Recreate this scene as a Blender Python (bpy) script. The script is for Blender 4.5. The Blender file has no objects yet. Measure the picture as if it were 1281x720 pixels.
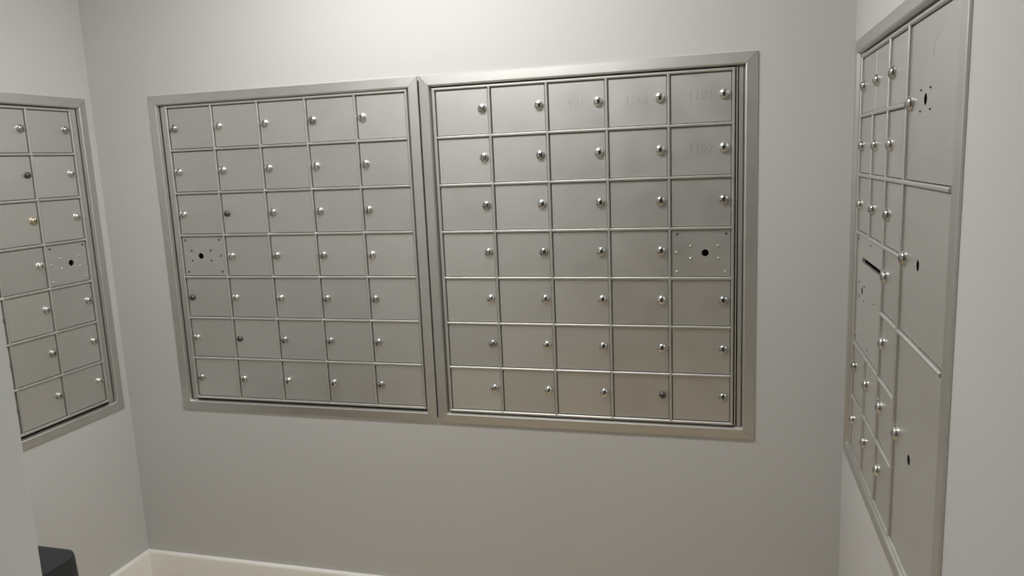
import bpy, bmesh, math, random
from mathutils import Matrix, Vector
random.seed(7)
scene = bpy.context.scene
C = scene.collection

# ------------------------------------------------------------------ camera
Z0 = 0.145                                   # the floor in the measured frame
yaw, pitch, roll = -0.27505, -0.16600, -0.04204
fwd = Vector((math.sin(yaw)*math.cos(pitch), math.cos(yaw)*math.cos(pitch), math.sin(pitch)))
rgt = Vector((math.cos(yaw), -math.sin(yaw), 0))
upv = rgt.cross(fwd)
r2 = rgt*math.cos(roll) + upv*math.sin(roll)
u2 = -rgt*math.sin(roll) + upv*math.cos(roll)
cam_d = bpy.data.cameras.new('camera')
cam = bpy.data.objects.new('camera', cam_d); C.objects.link(cam)
m = Matrix((r2, u2, -fwd)).transposed().to_4x4()
m.translation = Vector((0.4933, -2.0737, 1.5964 - Z0))
cam.matrix_world = m
cam_d.sensor_width = 36.0
cam_d.lens = 36.0*950.64/1281.0
cam_d.clip_start = 0.02
scene.camera = cam

# ------------------------------------------------------------------ world, lights, exposure
W = bpy.data.worlds.new('world'); scene.world = W; W.use_nodes = True
W.node_tree.nodes['Background'].inputs[0].default_value = (0.8, 0.85, 0.9, 1)
W.node_tree.nodes['Background'].inputs[1].default_value = 0.05
CEIL = 2.38
LAMP_ROOM = (-0.30, -0.69); LAMP_SIZE = (0.78, 0.20)
FILL_HALL = (1.70, -2.55)  # unseen hall lamp, added to brighten the jamb and left wall
def panel_light(name, xy, power, col):
    l = bpy.data.lights.new(name, 'AREA'); l.shape = 'RECTANGLE'; l.size, l.size_y = LAMP_SIZE
    l.energy = power; l.color = col
    o = bpy.data.objects.new(name, l); C.objects.link(o)
    o.location = (xy[0], xy[1], CEIL - 0.052)
    return o
panel_light('room_lamp_light', LAMP_ROOM, 16.6, (1.0, 0.997, 0.985))
panel_light('hall_fill_light', FILL_HALL, 12.0, (0.93, 0.98, 1.0))
scene.view_settings.view_transform = 'Standard'
scene.view_settings.look = 'None'
scene.view_settings.gamma = 1.0
scene.view_settings.use_curve_mapping = False
scene.view_settings.exposure = 0.0

# ------------------------------------------------------------------ materials
def nodemat(name):
    mt = bpy.data.materials.new(name); mt.use_nodes = True
    nt = mt.node_tree
    return mt, nt, nt.nodes['Principled BSDF']
def link(nt, a, b): nt.links.new(a, b)
def paint(name, col, rough=0.55, bump=0.04, scale=260.0, vary=0.03, spec=0.5):
    mt, nt, b = nodemat(name)
    tc = nt.nodes.new('ShaderNodeTexCoord')
    n1 = nt.nodes.new('ShaderNodeTexNoise'); n1.inputs['Scale'].default_value = 1.7; n1.inputs['Detail'].default_value = 3
    link(nt, tc.outputs['Object'], n1.inputs['Vector'])
    mp = nt.nodes.new('ShaderNodeMapRange'); mp.inputs['To Min'].default_value = 1-vary; mp.inputs['To Max'].default_value = 1+vary
    link(nt, n1.outputs['Fac'], mp.inputs['Value'])
    mx = nt.nodes.new('ShaderNodeVectorMath'); mx.operation = 'SCALE'; mx.inputs[0].default_value = col
    link(nt, mp.outputs['Result'], mx.inputs['Scale'])
    link(nt, mx.outputs['Vector'], b.inputs['Base Color'])
    b.inputs['Roughness'].default_value = rough
    b.inputs['Specular IOR Level'].default_value = spec
    n2 = nt.nodes.new('ShaderNodeTexNoise'); n2.inputs['Scale'].default_value = scale; n2.inputs['Detail'].default_value = 2
    link(nt, tc.outputs['Object'], n2.inputs['Vector'])
    bp = nt.nodes.new('ShaderNodeBump'); bp.inputs['Strength'].default_value = bump; bp.inputs['Distance'].default_value = 0.002
    link(nt, n2.outputs['Fac'], bp.inputs['Height'])
    link(nt, bp.outputs['Normal'], b.inputs['Normal'])
    return mt
def metal(name, col, rough=0.4, metallic=1.0, stretch=(6, 6, 160), vary=0.05, objvar=0.05, bump=0.05):
    mt, nt, b = nodemat(name)
    tc = nt.nodes.new('ShaderNodeTexCoord')
    mpn = nt.nodes.new('ShaderNodeMapping'); mpn.inputs['Scale'].default_value = stretch
    link(nt, tc.outputs['Object'], mpn.inputs['Vector'])
    oi = nt.nodes.new('ShaderNodeObjectInfo')
    va = nt.nodes.new('ShaderNodeVectorMath'); va.operation = 'ADD'
    sc = nt.nodes.new('ShaderNodeVectorMath'); sc.operation = 'SCALE'; sc.inputs[0].default_value = (37, 11, 53)
    link(nt, oi.outputs['Random'], sc.inputs['Scale'])
    link(nt, mpn.outputs['Vector'], va.inputs[0]); link(nt, sc.outputs['Vector'], va.inputs[1])
    n1 = nt.nodes.new('ShaderNodeTexNoise'); n1.inputs['Scale'].default_value = 3.0; n1.inputs['Detail'].default_value = 4
    link(nt, va.outputs['Vector'], n1.inputs['Vector'])
    # large soft smudges
    va2 = nt.nodes.new('ShaderNodeVectorMath'); va2.operation = 'ADD'
    link(nt, tc.outputs['Object'], va2.inputs[0]); link(nt, sc.outputs['Vector'], va2.inputs[1])
    n2 = nt.nodes.new('ShaderNodeTexNoise'); n2.inputs['Scale'].default_value = 16.0; n2.inputs['Detail'].default_value = 3
    link(nt, va2.outputs['Vector'], n2.inputs['Vector'])
    m1 = nt.nodes.new('ShaderNodeMapRange'); m1.inputs['To Min'].default_value = 1-vary; m1.inputs['To Max'].default_value = 1+vary
    link(nt, n1.outputs['Fac'], m1.inputs['Value'])
    m2 = nt.nodes.new('ShaderNodeMapRange'); m2.inputs['To Min'].default_value = 1-objvar; m2.inputs['To Max'].default_value = 1+objvar
    link(nt, oi.outputs['Random'], m2.inputs['Value'])
    mu = nt.nodes.new('ShaderNodeMath'); mu.operation = 'MULTIPLY'
    link(nt, m1.outputs['Result'], mu.inputs[0]); link(nt, m2.outputs['Result'], mu.inputs[1])
    mx = nt.nodes.new('ShaderNodeVectorMath'); mx.operation = 'SCALE'; mx.inputs[0].default_value = col
    link(nt, mu.outputs['Value'], mx.inputs['Scale'])
    link(nt, mx.outputs['Vector'], b.inputs['Base Color'])
    b.inputs['Metallic'].default_value = metallic
    m3 = nt.nodes.new('ShaderNodeMapRange'); m3.inputs['To Min'].default_value = rough-0.06; m3.inputs['To Max'].default_value = rough+0.06
    link(nt, n2.outputs['Fac'], m3.inputs['Value'])
    link(nt, m3.outputs['Result'], b.inputs['Roughness'])
    if bump:
        bp = nt.nodes.new('ShaderNodeBump'); bp.inputs['Strength'].default_value = bump; bp.inputs['Distance'].default_value = 0.0006
        link(nt, n1.outputs['Fac'], bp.inputs['Height']); link(nt, bp.outputs['Normal'], b.inputs['Normal'])
    return mt
M = {}
M['wall']   = paint('wall_paint', (0.60, 0.60, 0.588), 0.65, 0.05, spec=0.3)
M['ceil']   = paint('ceiling_paint', (0.80, 0.80, 0.78), 0.8, 0.03)
M['base']   = paint('baseboard_paint', (0.92, 0.90, 0.85), 0.5, 0.01)
M['jamb']   = paint('jamb_paint', (0.88, 0.91, 0.90), 0.45, 0.01)
M['hall']   = paint('hall_reflection_dark', (0.20, 0.19, 0.17), 0.6, 0.03)  # unseen hall walls coloured dark to dim the door reflections
M['floor']  = paint('floor_tile', (0.58, 0.46, 0.31), 0.5, 0.03, 60, 0.10)
M['door']   = metal('anodised_door', (0.73, 0.727, 0.705), 0.47, 1.0)
M['trim']   = metal('anodised_trim', (0.65, 0.645, 0.62), 0.46, 1.0, stretch=(6, 6, 6), objvar=0.02)
M['bar']    = metal('anodised_bar', (0.66, 0.65, 0.62), 0.45, 0.9, stretch=(6, 6, 6), objvar=0.02)
M['back']   = metal('dark_back', (0.06, 0.06, 0.058), 0.6, 0.3, objvar=0, bump=0)
M['chrome'] = metal('polished_lock', (0.56, 0.555, 0.535), 0.14, 1.0, stretch=(20, 20, 20), vary=0.10, objvar=0.25, bump=0)
M['brass']  = metal('brassy_lock', (0.60, 0.54, 0.38), 0.20, 1.0, stretch=(20, 20, 20), vary=0.08, objvar=0.05, bump=0)
M['dull']   = metal('dull_lock', (0.13, 0.127, 0.12), 0.40, 1.0, stretch=(20, 20, 20), vary=0.08, objvar=0.1, bump=0)
M['slot']   = metal('keyhole_shade', (0.02, 0.02, 0.02), 0.5, 0.0, objvar=0, bump=0)  # black stands in for the shade inside keyways and keyholes
M['rivet']  = metal('rivet_steel', (0.60, 0.59, 0.57), 0.2, 1.0, stretch=(20, 20, 20), objvar=0.1, bump=0)
M['rivet_d'] = metal('rivet_dark', (0.16, 0.155, 0.145), 0.4, 0.9, stretch=(20, 20, 20), objvar=0.1, bump=0)
M['engrave'] = metal('engraved_digit', (0.55, 0.545, 0.52), 0.55, 1.0, objvar=0, bump=0)
M['bin']    = paint('bin_plastic', (0.017, 0.020, 0.0215), 0.50, 0.03, 120, 0.05)
M['linerblack'] = paint('bin_inside', (0.012, 0.013, 0.015), 0.5, 0.03, 120, 0.05)
M['lamptrim'] = paint('lamp_trim_white', (0.85, 0.85, 0.84), 0.4, 0.0)
mt, nt, b = nodemat('lamp_lens'); b.inputs['Base Color'].default_value = (0.9, 0.9, 0.88, 1)
b.inputs['Emission Color'].default_value = (1.0, 0.965, 0.90, 1); b.inputs['Emission Strength'].default_value = 6.0
M['lens'] = mt

# ------------------------------------------------------------------ mesh helpers
def finish(bm, name, mats, smooth=False):
    bmesh.ops.recalc_face_normals(bm, faces=bm.faces)
    me = bpy.data.meshes.new(name); bm.to_mesh(me); bm.free()
    for q in (mats if isinstance(mats, (list, tuple)) else [mats]): me.materials.append(M[q])
    if smooth:
        for p in me.polygons: p.use_smooth = True
        me.set_sharp_from_angle(angle=math.radians(35))
    return me
def obj(name, me, parent=None, loc=(0, 0, 0), rot=(0, 0, 0)):
    o = bpy.data.objects.new(name, me); C.objects.link(o)
    o.parent = parent; o.location = loc; o.rotation_euler = rot
    return o
def tag(o, label=None, cat=None, group=None, kind=None):
    if label: o['label'] = label
    if cat: o['category'] = cat
    if group: o['group'] = group
    if kind: o['kind'] = kind
    return o
def box(bm, x0, x1, y0, y1, z0, z1, mi=0):
    v = [bm.verts.new(p) for p in ((x0,y0,z0),(x1,y0,z0),(x1,y1,z0),(x0,y1,z0),(x0,y0,z1),(x1,y0,z1),(x1,y1,z1),(x0,y1,z1))]
    for f in ((0,1,2,3),(4,5,6,7),(0,1,5,4),(1,2,6,5),(2,3,7,6),(3,0,4,7)):
        bm.faces.new([v[i] for i in f]).material_index = mi
def slab_with_holes(bm, x0, x1, z0, z1, yf, yb, rects=(), rounds=(), cham=0.0):
    """slab in the XZ plane, front at yf (towards -y), back at yb; true openings"""
    sq = [(cx-r*1.35, cx+r*1.35, cz-r*1.35, cz+r*1.35) for cx, cz, r in rounds]
    op = list(rects)+sq
    xs = sorted(set([x0, x1]+[a for q in op for a in q[:2]]))
    zs = sorted(set([z0, z1]+[a for q in op for a in q[2:]]))
    V = {}
    def vv(x, y, z):
        k = (round(x, 6), round(y, 6), round(z, 6))
        if k not in V: V[k] = bm.verts.new((x, y, z))
        return V[k]
    def cx_(x): return x+cham if x == x0 else (x-cham if x == x1 else x)
    def cz_(z): return z+cham if z == z0 else (z-cham if z == z1 else z)
    for i in range(len(xs)-1):
        for j in range(len(zs)-1):
            a, b_, c, d = xs[i], xs[i+1], zs[j], zs[j+1]
            mx, mz = (a+b_)/2, (c+d)/2
            if any(q[0] < mx < q[1] and q[2] < mz < q[3] for q in op): continue
            bm.faces.new([vv(cx_(p), yf, cz_(q)) for p, q in ((a,c),(b_,c),(b_,d),(a,d))])
    # sides of the slab with a chamfer
    fy = yf+cham
    for (ax, az), (bx_, bz) in (((x0,z0),(x1,z0)),((x1,z0),(x1,z1)),((x1,z1),(x0,z1)),((x0,z1),(x0,z0))):
        if cham:
            bm.faces.new([vv(cx_(ax), yf, cz_(az)), vv(cx_(bx_), yf, cz_(bz)), vv(bx_, fy, bz), vv(ax, fy, az)])
        bm.faces.new([vv(ax, fy, az), vv(bx_, fy, bz), vv(bx_, yb, bz), vv(ax, yb, az)])
    for a, b_, c, d in rects:                                   # reveals
        for (p, q), (r, s) in (((a,c),(b_,c)),((b_,c),(b_,d)),((b_,d),(a,d)),((a,d),(a,c))):
            bm.faces.new([vv(p, yf, q), vv(r, yf, s), vv(r, yb, s), vv(p, yb, q)])
    for (cx, cz, r), q in zip(rounds, sq):
        N = 16; pts = []; cir = []
        for k in range(N):
            t = math.pi*2*k/N + math.pi/4
            ct, st = math.cos(t), math.sin(t); s = 1/max(abs(ct), abs(st))
            pts.append((cx+r*1.35*ct*s, cz+r*1.35*st*s)); cir.append((cx+r*ct, cz+r*st))
        for k in range(N):
            k2 = (k+1) % N
            bm.faces.new([vv(pts[k][0], yf, pts[k][1]), vv(pts[k2][0], yf, pts[k2][1]), vv(cir[k2][0], yf, cir[k2][1]), vv(cir[k][0], yf, cir[k][1])])
            bm.faces.new([vv(cir[k][0], yf, cir[k][1]), vv(cir[k2][0], yf, cir[k2][1]), vv(cir[k2][0], yb, cir[k2][1]), vv(cir[k][0], yb, cir[k][1])]).material_index = 1  # hole wall takes the black shade colour
def lathe_y(bm, prof, N=20, mi=0, cap=True):
    """revolve (radius, outwards) about the y axis; outwards is -y"""
    rings = []
    for r, n in prof:
        if r < 1e-6: rings.append([bm.verts.new((0, -n, 0))])
        else: rings.append([bm.verts.new((r*math.cos(2*math.pi*k/N), -n, r*math.sin(2*math.pi*k/N))) for k in range(N)])
    for A, B in zip(rings, rings[1:]):
        for k in range(N):
            k2 = (k+1) % N
            a = [A[k % len(A)], A[k2 % len(A)]] if len(A) > 1 else [A[0]]
            b_ = [B[k2 % len(B)], B[k % len(B)]] if len(B) > 1 else [B[0]]
            bm.faces.new(a+b_).material_index = mi
def lathe_z(bm, prof, N=48, mi=0):
    rings = []
    for r, z in prof:
        rings.append([bm.verts.new((r*math.cos(2*math.pi*k/N), r*math.sin(2*math.pi*k/N), z)) for k in range(N)] if r > 1e-6 else [bm.verts.new((0, 0, z))])
    for A, B in zip(rings, rings[1:]):
        for k in range(N):
            k2 = (k+1) % N
            a = [A[k], A[k2]] if len(A) > 1 else [A[0]]
            b_ = [B[k2], B[k]] if len(B) > 1 else [B[0]]
            bm.faces.new(a+b_).material_index = mi

# ------------------------------------------------------------------ the room
XL, XR = -1.479, 0.8003
YFRONT = -1.43            # inner face of the stub wall beside the opening
YEND = -5.2
H = 0.1348; WD = 0.163
# unit outlines (wall openings are a little smaller than the trim)
zt, zb = 1.842-Z0, 0.820-Z0
LU = (-1.2565, -0.3446); RU = (-0.3400, 0.5748)
SU = (-0.932, -0.029); RWU = (-0.932, -0.036)
INS = 0.012
th = 0.14
bm = bmesh.new()
slab_with_holes(bm, XL-th, XR+th, 0, CEIL, 0.0, th, rects=[(LU[0]+INS, RU[1]-INS, zb+INS, zt-INS)])
tag(obj('wall_back', finish(bm, 'wall_back', 'wall')), kind='structure')
# side walls are built facing -y in local space, then turned
bm = bmesh.new()   # left: local x = world y
slab_with_holes(bm, YEND, 0.0, 0, CEIL, 0.0, th, rects=[(SU[0]+INS, SU[1]-INS, zb+INS, zt-INS)])
tag(obj('wall_left', finish(bm, 'wall_left', 'wall'), None, (XL, 0, 0), (0, 0, math.pi/2)), kind='structure')
bm = bmesh.new()   # right: local x = -world y
slab_with_holes(bm, 0.0, -YFRONT+0.145, 0, CEIL, 0.0, th, rects=[(-RWU[1]+INS, -RWU[0]-INS, zb+INS, zt-INS)])
tag(obj('wall_right', finish(bm, 'wall_right', 'wall'), None, (XR, 0, 0), (0, 0, -math.pi/2)), kind='structure')
XJ = -0.273               # end of the stub wall (the soft pale strip at the lower left)
bm = bmesh.new(); box(bm, XL, XJ-0.020, YFRONT-0.145, YFRONT-0.015, 0, CEIL)
tag(obj('wall_front', finish(bm, 'wall_front', 'wall')), kind='structure')
bm = bmesh.new(); box(bm, XJ-0.020, XJ, YFRONT-0.160, YFRONT, 0, CEIL)          # white jamb on the wall's end
bmesh.ops.bevel(bm, geom=[e for e in bm.edges if abs(e.verts[0].co.z-e.verts[1].co.z) > 1], offset=0.003, segments=3, affect='EDGES')
box(bm, XJ-0.085, XJ-0.020, YFRONT-0.015, YFRONT-0.001, 0, CEIL)
box(bm, XJ-0.085, XJ-0.020, YFRONT-0.159, YFRONT-0.145, 0, CEIL)
tag(obj('trim_1', finish(bm, 'trim_1', 'jamb')), kind='structure')
XH = 2.7                  # added unseen hall, widened for darker reflections and side light
bm = bmesh.new(); box(bm, XL-th, XH+th, YEND-th, YEND, 0, CEIL)
tag(obj('wall_hall_added', finish(bm, 'wall_hall_added', 'hall')), kind='structure')
bm = bmesh.new(); box(bm, XH, XH+th, YEND, YFRONT-0.145, 0, CEIL)
tag(obj('wall_hall_added_right', finish(bm, 'wall_hall_added_right', 'hall')), kind='structure')
bm = bmesh.new(); box(bm, XR+th, XH+th, YFRONT-0.145, YFRONT-0.015, 0, CEIL)
tag(obj('wall_hall_added_front', finish(bm, 'wall_hall_added_front', 'wall')), kind='structure')
bm = bmesh.new(); box(bm, XL-th, XH+th, YEND-th, th, -0.1, 0.0)
tag(obj('floor', finish(bm, 'floor', 'floor')), kind='structure')
bm = bmesh.new(); box(bm, XL-th, XH+th, YEND-th, th, CEIL, CEIL+0.1)
tag(obj('ceiling', finish(bm, 'ceiling', 'ceil')), kind='structure')
# baseboards with a rounded cap
BH = 0.140
def baseboard(name, length, loc, rz):
    prof = [(0, 0), (-0.014, 0), (-0.014, BH-0.009), (-0.0125, BH-0.004), (-0.009, BH-0.001), (-0.005, BH), (0, BH)]
    bm = bmesh.new()
    A = [bm.verts.new((0, y, z)) for y, z in prof]; B = [bm.verts.new((length, y, z)) for y, z in prof]
    n = len(prof)
    for k in range(n): bm.faces.new([A[k], A[(k+1) % n], B[(k+1) % n], B[k]])
    bm.faces.new(A); bm.faces.new(B[::-1])
    tag(obj(name, finish(bm, name, 'base', True), None, loc, (0, 0, rz)), kind='structure')
baseboard('baseboard_back', XR-XL, (XL, 0, 0), 0)
baseboard('baseboard_left', -YFRONT+0.001, (XL, YFRONT-0.015, 0), math.pi/2)
baseboard('baseboard_right', -YFRONT+0.131, (XR, -0.014, 0), -math.pi/2)

# ------------------------------------------------------------------ shared pieces of the mailbox units
def make_lock(kind):
    bm = bmesh.new()
    R = 0.0125
    if kind == 'dull': R = 0.0095
    # flange, short barrel, rounded shoulder, dished face with the plug standing in it
    lathe_y(bm, [(R, -0.001), (R, 0.0030), (R*0.97, 0.0050), (R*0.90, 0.0067), (R*0.78, 0.0082), (R*0.62, 0.0093), (R*0.42, 0.0100), (R*0.20, 0.0103), (0, 0.0104)], 24)
    box(bm, -0.0013, 0.0013, -0.0107, -0.0070, -R*0.36, R*0.30, 1)     # keyway, its inner shade put on as black
    return finish(bm, 'lock_'+kind, [kind, 'slot'], True)
LOCK = {k: make_lock(k) for k in ('chrome', 'dull', 'brass')}
def make_rivet(mat, r=0.0038):
    bm = bmesh.new()
    lathe_y(bm, [(r, -0.0005), (r, 0.0006), (r*0.8, 0.0018), (r*0.4, 0.0026), (0, 0.0028)], 12)
    return finish(bm, 'rivet_'+mat, mat, True)
RIV = {'rivet': make_rivet('rivet'), 'rivet_d': make_rivet('rivet_d')}
RIVS = make_rivet('rivet_d', 0.0020); RIVS.name = 'rivet_small'
DOORS = {}
def door_mesh(w, h, rects=(), rounds=()):
    k = (round(w, 4), round(h, 4), tuple(rects), tuple(rounds))
    if k not in DOORS:
        bm = bmesh.new()
        slab_with_holes(bm, -w/2, w/2, -h/2, h/2, 0.0, 0.006, rects, rounds, 0.0012)
        DOORS[k] = finish(bm, 'door', ['door', 'slot'])
    return DOORS[k]
BARS = {}
def bar_mesh(length, vertical, wd=0.0072, n=0.0062):
    k = (round(length, 4), vertical, wd)
    if k not in BARS:
        bm = bmesh.new()
        prof = [(-wd/2, 0.006), (-wd/2, -n+0.0022), (-wd*0.30, -n+0.0004), (0, -n), (wd*0.30, -n+0.0004), (wd/2, -n+0.0022), (wd/2, 0.006)]
        E = []
        for s in (-length/2, length/2):
            E.append([bm.verts.new((t, y, s) if vertical else (s, y, t)) for t, y in prof])
        for q in range(len(prof)-1): bm.faces.new([E[0][q], E[0][q+1], E[1][q+1], E[1][q]])
        bm.faces.new(E[0]); bm.faces.new(E[1][::-1])
        BARS[k] = finish(bm, 'mullion' if vertical else 'rail', 'bar', True)
    return BARS[k]
def trim_piece(parent, name, side, x0, x1, z0, z1):
    prof = [(0.0, 0.003), (0.0, -0.0072), (0.0014, -0.0084), (0.0262, -0.0100), (0.0290, -0.0085), (0.0320, -0.001), (0.0320, 0.010)]
    g = 0.0004; bm = bmesh.new(); E = [[], []]
    for t, y in prof:
        if side == 'top':    a, b_ = (x0+t+g, y, z1-t), (x1-t-g, y, z1-t)
        if side == 'bottom': a, b_ = (x0+t+g, y, z0+t), (x1-t-g, y, z0+t)
        if side == 'left':   a, b_ = (x0+t, y, z0+t+g), (x0+t, y, z1-t-g)
        if side == 'right':  a, b_ = (x1-t, y, z0+t+g), (x1-t, y, z1-t-g)
        E[0].append(bm.verts.new(a)); E[1].append(bm.verts.new(b_))
    n = len(prof)
    for q in range(n): bm.faces.new([E[0][q], E[0][(q+1) % n], E[1][(q+1) % n], E[1][q]])
    bm.faces.new(E[0]); bm.faces.new(E[1][::-1])
    return obj(name, finish(bm, name, 'trim'), parent)
def number_mesh(txt, size):
    cu = bpy.data.curves.new('number', 'FONT'); cu.body = txt; cu.size = size
    cu.align_x = 'CENTER'; cu.align_y = 'CENTER'; cu.extrude = 0.0002; cu.resolution_u = 3; cu.space_character = 1.05
    o = bpy.data.objects.new('number_tmp', cu); C.objects.link(o)
    me = bpy.data.meshes.new_from_object(o.evaluated_get(bpy.context.evaluated_depsgraph_get()))
    bpy.data.objects.remove(o); bpy.data.curves.remove(cu)
    me.name = 'number'; me.materials.clear(); me.materials.append(M['engrave'])
    return me

GAP = 0.0052       # half of a bar plus the joint to the door
def make_unit(label, loc, rz, out, vs, hs, doors, vbars, hbars, fillers):
    """local frame: x to the right of someone facing the unit, y into the wall, z up; y = 0 is the door face"""
    x0, x1, z0, z1 = out
    u = bpy.data.objects.new('mailbox_unit', None); C.objects.link(u)
    u.location = loc; u.rotation_euler = (0, 0, rz); u.empty_display_size = 0.1
    tag(u, label, 'mailbox')
    for nm, sd in (('top_trim', 'top'), ('bottom_trim', 'bottom'), ('side_trim', 'left'), ('side_trim', 'right')):
        trim_piece(u, nm, sd, x0, x1, z0, z1)
    bm = bmesh.new(); i = 0.016                     # shallow steel box behind the doors
    box(bm, x0+i, x1-i, 0.030, 0.034, z0+i, z1-i)
    for a in ((x0+i, x0+i+0.002, 0.008, 0.030, z0+i, z1-i), (x1-i-0.002, x1-i, 0.008, 0.030, z0+i, z1-i),
              (x0+i, x1-i, 0.008, 0.030, z0+i, z0+i+0.002), (x0+i, x1-i, 0.008, 0.030, z1-i-0.002, z1-i)): box(bm, *a)
    obj('cabinet_box', finish(bm, 'cabinet_box', 'back'), u)
    for a, b_, yf in fillers:                       # upright filler strips beside the doors
        bm = bmesh.new(); slab_with_holes(bm, a, b_, z0+0.0335, z1-0.0335, yf, 0.008, cham=0.0008)
        obj('filler_strip', finish(bm, 'filler_strip', 'trim'), u)
    for a, zA, zB in vbars:
        obj('mullion', bar_mesh(zA-zB, True), u, (a, 0, (zA+zB)/2))
    for zc, a, b_ in hbars:
        obj('rail', bar_mesh(b_-a, False), u, ((a+b_)/2, 0, zc))
    for dd in doors:
        c0, c1, r0, r1 = dd['cell']
        xa, xb, za, zb_ = vs[c0]+GAP, vs[c1]-GAP, hs[r1]+GAP, hs[r0]-GAP
        if dd.get('tight_left'): xa -= GAP-0.0006
        if dd.get('tight_right'): xb += GAP-0.0006
        cx, cz = (xa+xb)/2, (za+zb_)/2
        loc_ = lambda p: (p[0]-cx, p[1]-cz)
        rects = [tuple(round(q, 5) for q in (a-cx, b_-cx, c-cz, e-cz)) for a, b_, c, e in dd.get('rects', ())]
        rounds = [tuple(round(q, 5) for q in (a-cx, b_-cz, r)) for a, b_, r in dd.get('rounds', ())]
        d = obj('door', door_mesh(xb-xa, zb_-za, rects, rounds), u, (cx, 0, cz))
        if 'note' in dd: d['label'] = dd['note']
        if 'lock' in dd:
            lx, lz = loc_(dd['lock'])
            obj('lock', LOCK[dd.get('lk', 'chrome')], d, (lx, 0, lz), (0, random.uniform(-0.5, 0.5), 0))
        for px, pz, kind in dd.get('rivets', ()):
            lx, lz = loc_((px, pz))
            obj('rivet', RIVS if kind == 'small' else RIV[kind], d, (lx, 0, lz))
        if 'scuff' in dd:
            pts = [loc_(p) for p in dd['scuff']]; bm = bmesh.new(); ring = []
            for q, (px, pz) in enumerate(pts):
                wq = 0.0022*(0.3+0.7*math.sin(math.pi*(q+0.3)/len(pts)))
                ring.append([bm.verts.new((px-wq, -0.00012, pz)), bm.verts.new((px+wq, -0.00012, pz))])
            for A, B in zip(ring, ring[1:]): bm.faces.new([A[0], A[1], B[1], B[0]])
            obj('scuff', finish(bm, 'scuff', 'engrave'), d)
        if 'text' in dd:
            s, px, pz, size = dd['text']; lx, lz = loc_((px, pz))
            obj('number', number_mesh(s, size), d, (lx, -0.0001, lz), (math.pi/2, 0, 0))
    return u

def plain_grid(vs, hs, side, arrow, special, texts, mirror):
    """5 x 7 doors; side = 'l' or 'r' for the lock; arrow = (col, row) of the riveted carrier door"""
    out = []
    for c in range(len(vs)-1):
        for r in range(len(hs)-1):
            h = hs[r]-hs[r+1]; w = vs[c+1]-vs[c]
            dd = {'cell': (c, c+1, r, r+1)}
            if (c, r) == arrow:
                P = [(0.12, 0.108, 'rivet_d'), (0.895, 0.108, 'rivet_d'), (0.339, 0.36, 'rivet'), (0.775, 0.36, 'rivet'), (0.339, 0.60, 'rivet'),
                     (0.775, 0.60, 'rivet'), (0.112, 0.485, 'rivet'), (0.112, 0.868, 'rivet'), (0.888, 0.868, 'rivet')]
                f = (lambda t: 1-t) if mirror else (lambda t: t)
                dd['rivets'] = [(vs[c]+f(a)*w, hs[r]-b_*h, k if not mirror else 'rivet_d') for a, b_, k in P]
                dd['rounds'] = [(vs[c]+f(0.570)*w, hs[r]-0.49*h, 0.0095)]
                dd['note'] = 'riveted carrier door with an open keyhole'
            else:
                dd['lock'] = (vs[c]+0.021, hs[r]-0.50*h) if side == 'l' else (vs[c+1]-0.022, hs[r]-0.448*h)
                if (c, r) in special: dd['lk'] = special[(c, r)]
                if (c, r) in texts: dd['text'] = (texts[(c, r)], vs[c]+0.50*w, hs[r]-0.46*h, 0.032)
            out.append(dd)
    return out
def full_bars(vs, hs):
    vb = [(v, hs[0], hs[-1]) for v in vs]
    hb = [(z, vs[0]+0.004, vs[-1]-0.004) if 0 < k < len(hs)-1 else (z, vs[0]-0.004, vs[-1]+0.004) for k, z in enumerate(hs)]
    return vb, hb
DY = 0.003
# --- right-hand unit on the back wall
xc = (RU[0]+RU[1])/2
vs = [-0.2986+i*WD-xc for i in range(6)]; hs = [1.8030-Z0-zb-j*H for j in range(8)]
vb, hb = full_bars(vs, hs)
out = (RU[0]-xc, RU[1]-xc, 0.0, zt-zb)
fl = [(vs[-1]+0.0065, vs[-1]+0.0105, -0.001), (vs[-1]+0.0135, out[1]-0.0340, 0.000), (out[0]+0.0335, vs[0]-0.0045, 0.001)]
make_unit('metal mailbox unit right of the seam on back wall, numbers scratched on top doors',
          (xc, DY, zb), 0, out, vs, hs,
          plain_grid(vs, hs, 'r', (4, 3), {(3, 6): 'dull', (3, 3): 'chrome'}, {(2, 0): '901', (3, 0): '1001', (4, 0): '1101', (4, 1): '1102'}, False), vb, hb, fl)
# --- left-hand unit on the back wall
xc = (LU[0]+LU[1])/2
vs = [-1.1983+i*WD-xc for i in range(6)]; hs = [1.8055-Z0-zb-j*H for j in range(8)]
vb, hb = full_bars(vs, hs)
out = (LU[0]-xc, LU[1]-xc, 0.0, zt-zb)
fl = [(out[0]+0.0350, vs[0]-0.0050, 0.002), (vs[-1]+0.0045, out[1]-0.0335, 0.003)]
make_unit('metal mailbox unit left of the seam on back wall, locks at door left edges',
          (xc, DY, zb), 0, out, vs, hs,
          plain_grid(vs, hs, 'l', (0, 3), {(1, 2): 'dull', (0, 4): 'dull', (1, 5): 'dull'}, {}, True), vb, hb, fl)
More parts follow.
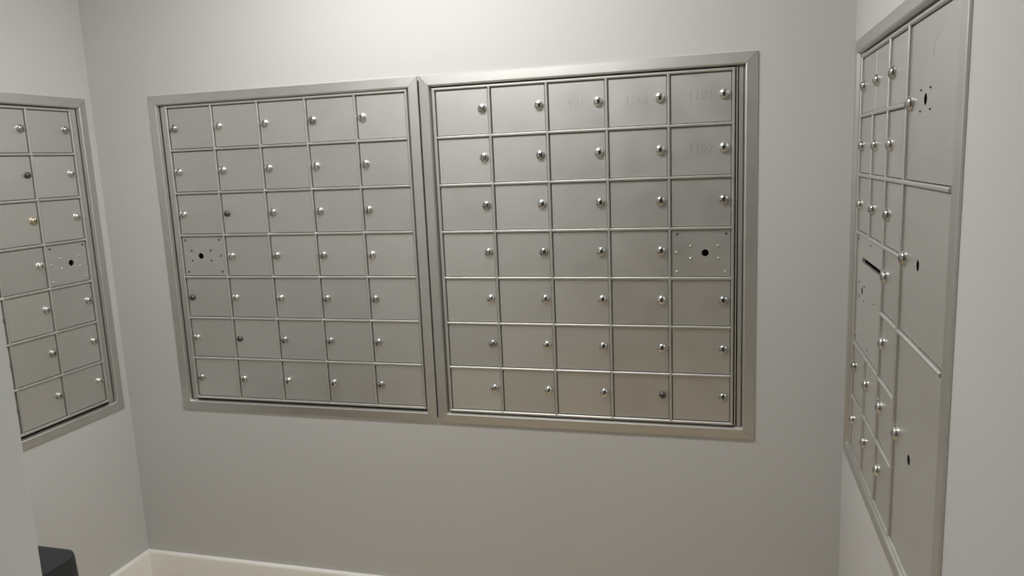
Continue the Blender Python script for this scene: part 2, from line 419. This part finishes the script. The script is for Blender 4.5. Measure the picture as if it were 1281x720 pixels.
# --- unit on the left wall, local x = world y
yc = (SU[0]+SU[1])/2
vs = [-0.0906-(5-i)*0.1602-yc for i in range(6)]; hs = [1.8077-Z0-zb-j*H for j in range(8)]
vb, hb = full_bars(vs, hs)
out = (SU[0]-yc, SU[1]-yc, 0.0, zt-zb+0.004)
fl = [(vs[-1]+0.0060, vs[-1]+0.0110, 0.000), (vs[-1]+0.0140, out[1]-0.0345, 0.002), (out[0]+0.0335, vs[0]-0.0045, 0.002)]
make_unit('metal mailbox unit on the left wall, one brassy lock among its chrome ones',
          (XL-DY, yc, zb), math.pi/2, out, vs, hs,
          plain_grid(vs, hs, 'r', (4, 3), {(3, 1): 'dull', (3, 2): 'brass'}, {}, False), vb, hb, fl)
# --- parcel unit on the right wall, local x = -world y
yc = (RWU[0]+RWU[1])/2
WR, HR = 0.15704, 0.13457
vs = [0.1097+i*WR+yc for i in range(4)]+[0.875+yc]; hs = [1.7987-Z0-zb-j*HR for j in range(8)]
out = (-RWU[1]+yc, -RWU[0]+yc, 0.0, zt-zb)
D = []
def small(c, r, **k):
    dd = {'cell': (c, c+1, r, r+1), 'lock': (vs[c]+0.024, hs[r]-(0.51 if r < 3 else 0.42)*HR)}; dd.update(k); D.append(dd)
for r in (0, 1, 2):
    for c in range(3):
        small(c, r, **({'tight_right': True} if (c, r) == (0, 0) else {'tight_left': True} if (c, r) == (1, 0) else {}))
for r in (3, 4): small(2, r)
for r in (5, 6):
    for c in range(3): small(c, r)
rv = [(1.06, 3.11, 's'), (1.86, 3.12, 's'), (0.12, 3.11, 's'), (0.27, 3.85, 's'), (0.70, 3.85, 's'), (0.28, 4.10, 's'), (0.70, 4.10, 's'),
      (1.44, 3.99, 's'), (1.89, 3.99, 's'), (0.12, 4.86, 's'), (1.07, 4.85, 's'), (1.88, 4.88, 's')]
D.append({'cell': (0, 2, 3, 5), 'note': 'carrier door with an outgoing mail slot and a keyhole',
          'rects': [(vs[0]+0.43*WR, vs[0]+1.90*WR, hs[0]-3.475*HR, hs[0]-3.385*HR)],
          'rounds': [(vs[0]+0.50*WR, hs[0]-3.966*HR, 0.0085)],
          'rivets': [(vs[0]+a*WR, hs[0]-b_*HR, 'small') for a, b_, k in rv]})
def parcel(r0, r1, kr, lr, screws):
    D.append({'cell': (3, 4, r0, r1), 'lock': (vs[3]+0.022, hs[0]-lr*HR), 'rounds': [(vs[0]+3.73*WR, hs[0]-kr*HR, 0.0095)],
              'rivets': [(vs[0]+a*WR, hs[0]-b_*HR, 'small') for a, b_ in screws], 'note': 'large parcel locker door with an empty key hole'})
parcel(0, 2, 0.99, 1.005, [(3.54, 0.87), (3.93, 0.87), (3.54, 1.12), (3.94, 1.115)])
D[-1]['scuff'] = [(vs[0]+a, hs[0]-b_*HR) for a, b_ in ((0.690, 0.20), (0.668, 0.27), (0.644, 0.33), (0.628, 0.38), (0.622, 0.43), (0.626, 0.50), (0.632, 0.53))]
parcel(2, 4, 2.985, 2.985, [])
parcel(4, 7, 5.505, 5.405, [])
vb = [(vs[0], hs[0], hs[7]), (vs[1], hs[1]-0.004, hs[3]+0.004), (vs[1], hs[5]-0.004, hs[7]), (vs[2], hs[0], hs[7]), (vs[3], hs[0], hs[7])]
hb = [(hs[0], vs[0]-0.004, vs[4]), (hs[7], vs[0]-0.004, vs[4]), (hs[1], vs[0]+0.004, vs[3]-0.004), (hs[2], vs[0]+0.004, vs[4]), (hs[3], vs[0]+0.004, vs[3]-0.004),
      (hs[4], vs[2]+0.004, vs[4]), (hs[5], vs[0]+0.004, vs[3]-0.004), (hs[6], vs[0]+0.004, vs[3]-0.004)]
fl = [(out[0]+0.0345, vs[0]-0.0055, 0.001), (vs[4]-0.003, out[1]-0.0335, 0.001)]
make_unit('metal mailbox unit with three tall parcel doors and a mail slot on the right wall',
          (XR+DY, -(-yc)+0.0, zb), -math.pi/2, out, vs, hs, D, vb, hb, fl)

# ------------------------------------------------------------------ lidded waste bin near the left wall
def rrect_loft(bm, levels, N=6):
    """levels: (half width, half depth, corner radius, z); closed at both ends"""
    rings = []
    for w, d, r, z in levels:
        ring = []
        for cx, cy, a0 in ((w-r, d-r, 0), (-w+r, d-r, 90), (-w+r, -d+r, 180), (w-r, -d+r, 270)):
            for k in range(N+1):
                t = math.radians(a0+90*k/N); ring.append(bm.verts.new((cx+r*math.cos(t), cy+r*math.sin(t), z)))
        rings.append(ring)
    n = len(rings[0])
    for A, B in zip(rings, rings[1:]):
        for k in range(n): bm.faces.new([A[k], A[(k+1) % n], B[(k+1) % n], B[k]])
    bm.faces.new(rings[0][::-1]); bm.faces.new(rings[-1])
BZ = 0.555; BW, BD = 0.150, 0.190
bn = bpy.data.objects.new('waste_bin', None); C.objects.link(bn)
bn.location = (-1.016-BW, -0.693-BD, 0)
tag(bn, 'black plastic waste bin with a flat lid on the floor near the left wall', 'bin')
bm = bmesh.new()
rrect_loft(bm, [(BW-0.016, BD-0.016, 0.040, 0.0), (BW-0.012, BD-0.012, 0.042, 0.006), (BW-0.004, BD-0.005, 0.043, BZ-0.070)])
obj('body', finish(bm, 'body', 'bin', True), bn)
bm = bmesh.new()
rrect_loft(bm, [(BW+0.004, BD, 0.045, BZ-0.075), (BW, BD, 0.045, BZ-0.008), (BW-0.002, BD-0.002, 0.043, BZ-0.002), (BW-0.006, BD-0.006, 0.040, BZ)])
obj('lid', finish(bm, 'lid', 'bin', True), bn)
bm = bmesh.new(); box(bm, -0.045, 0.045, -BD-0.030, -BD+0.02, 0.010, 0.024)
obj('pedal', finish(bm, 'pedal', 'bin'), bn)

# ------------------------------------------------------------------ flush ceiling lamps, the hall one added as fill
def lamp(xy, label):
    l = bpy.data.objects.new('ceiling_light', None); C.objects.link(l); l.location = (xy[0], xy[1], CEIL)
    tag(l, label, 'light')
    w, d = LAMP_SIZE[0]/2+0.012, LAMP_SIZE[1]/2+0.012
    bm = bmesh.new()
    for q in ((-w, w, -d, -d+0.010), (-w, w, d-0.010, d), (-w, -w+0.010, -d+0.010, d-0.010), (w-0.010, w, -d+0.010, d-0.010)):
        box(bm, q[0], q[1], q[2], q[3], -0.048, 0.0)
    obj('housing', finish(bm, 'housing', 'lamptrim'), l)
    bm = bmesh.new(); box(bm, -w+0.010, w-0.010, -d+0.010, d-0.010, -0.046, -0.040)
    obj('diffuser', finish(bm, 'diffuser', 'lens'), l)
lamp(LAMP_ROOM, 'flat white ceiling light above the back wall mailboxes')
lamp(FILL_HALL, 'unseen fill light added on the hall ceiling')
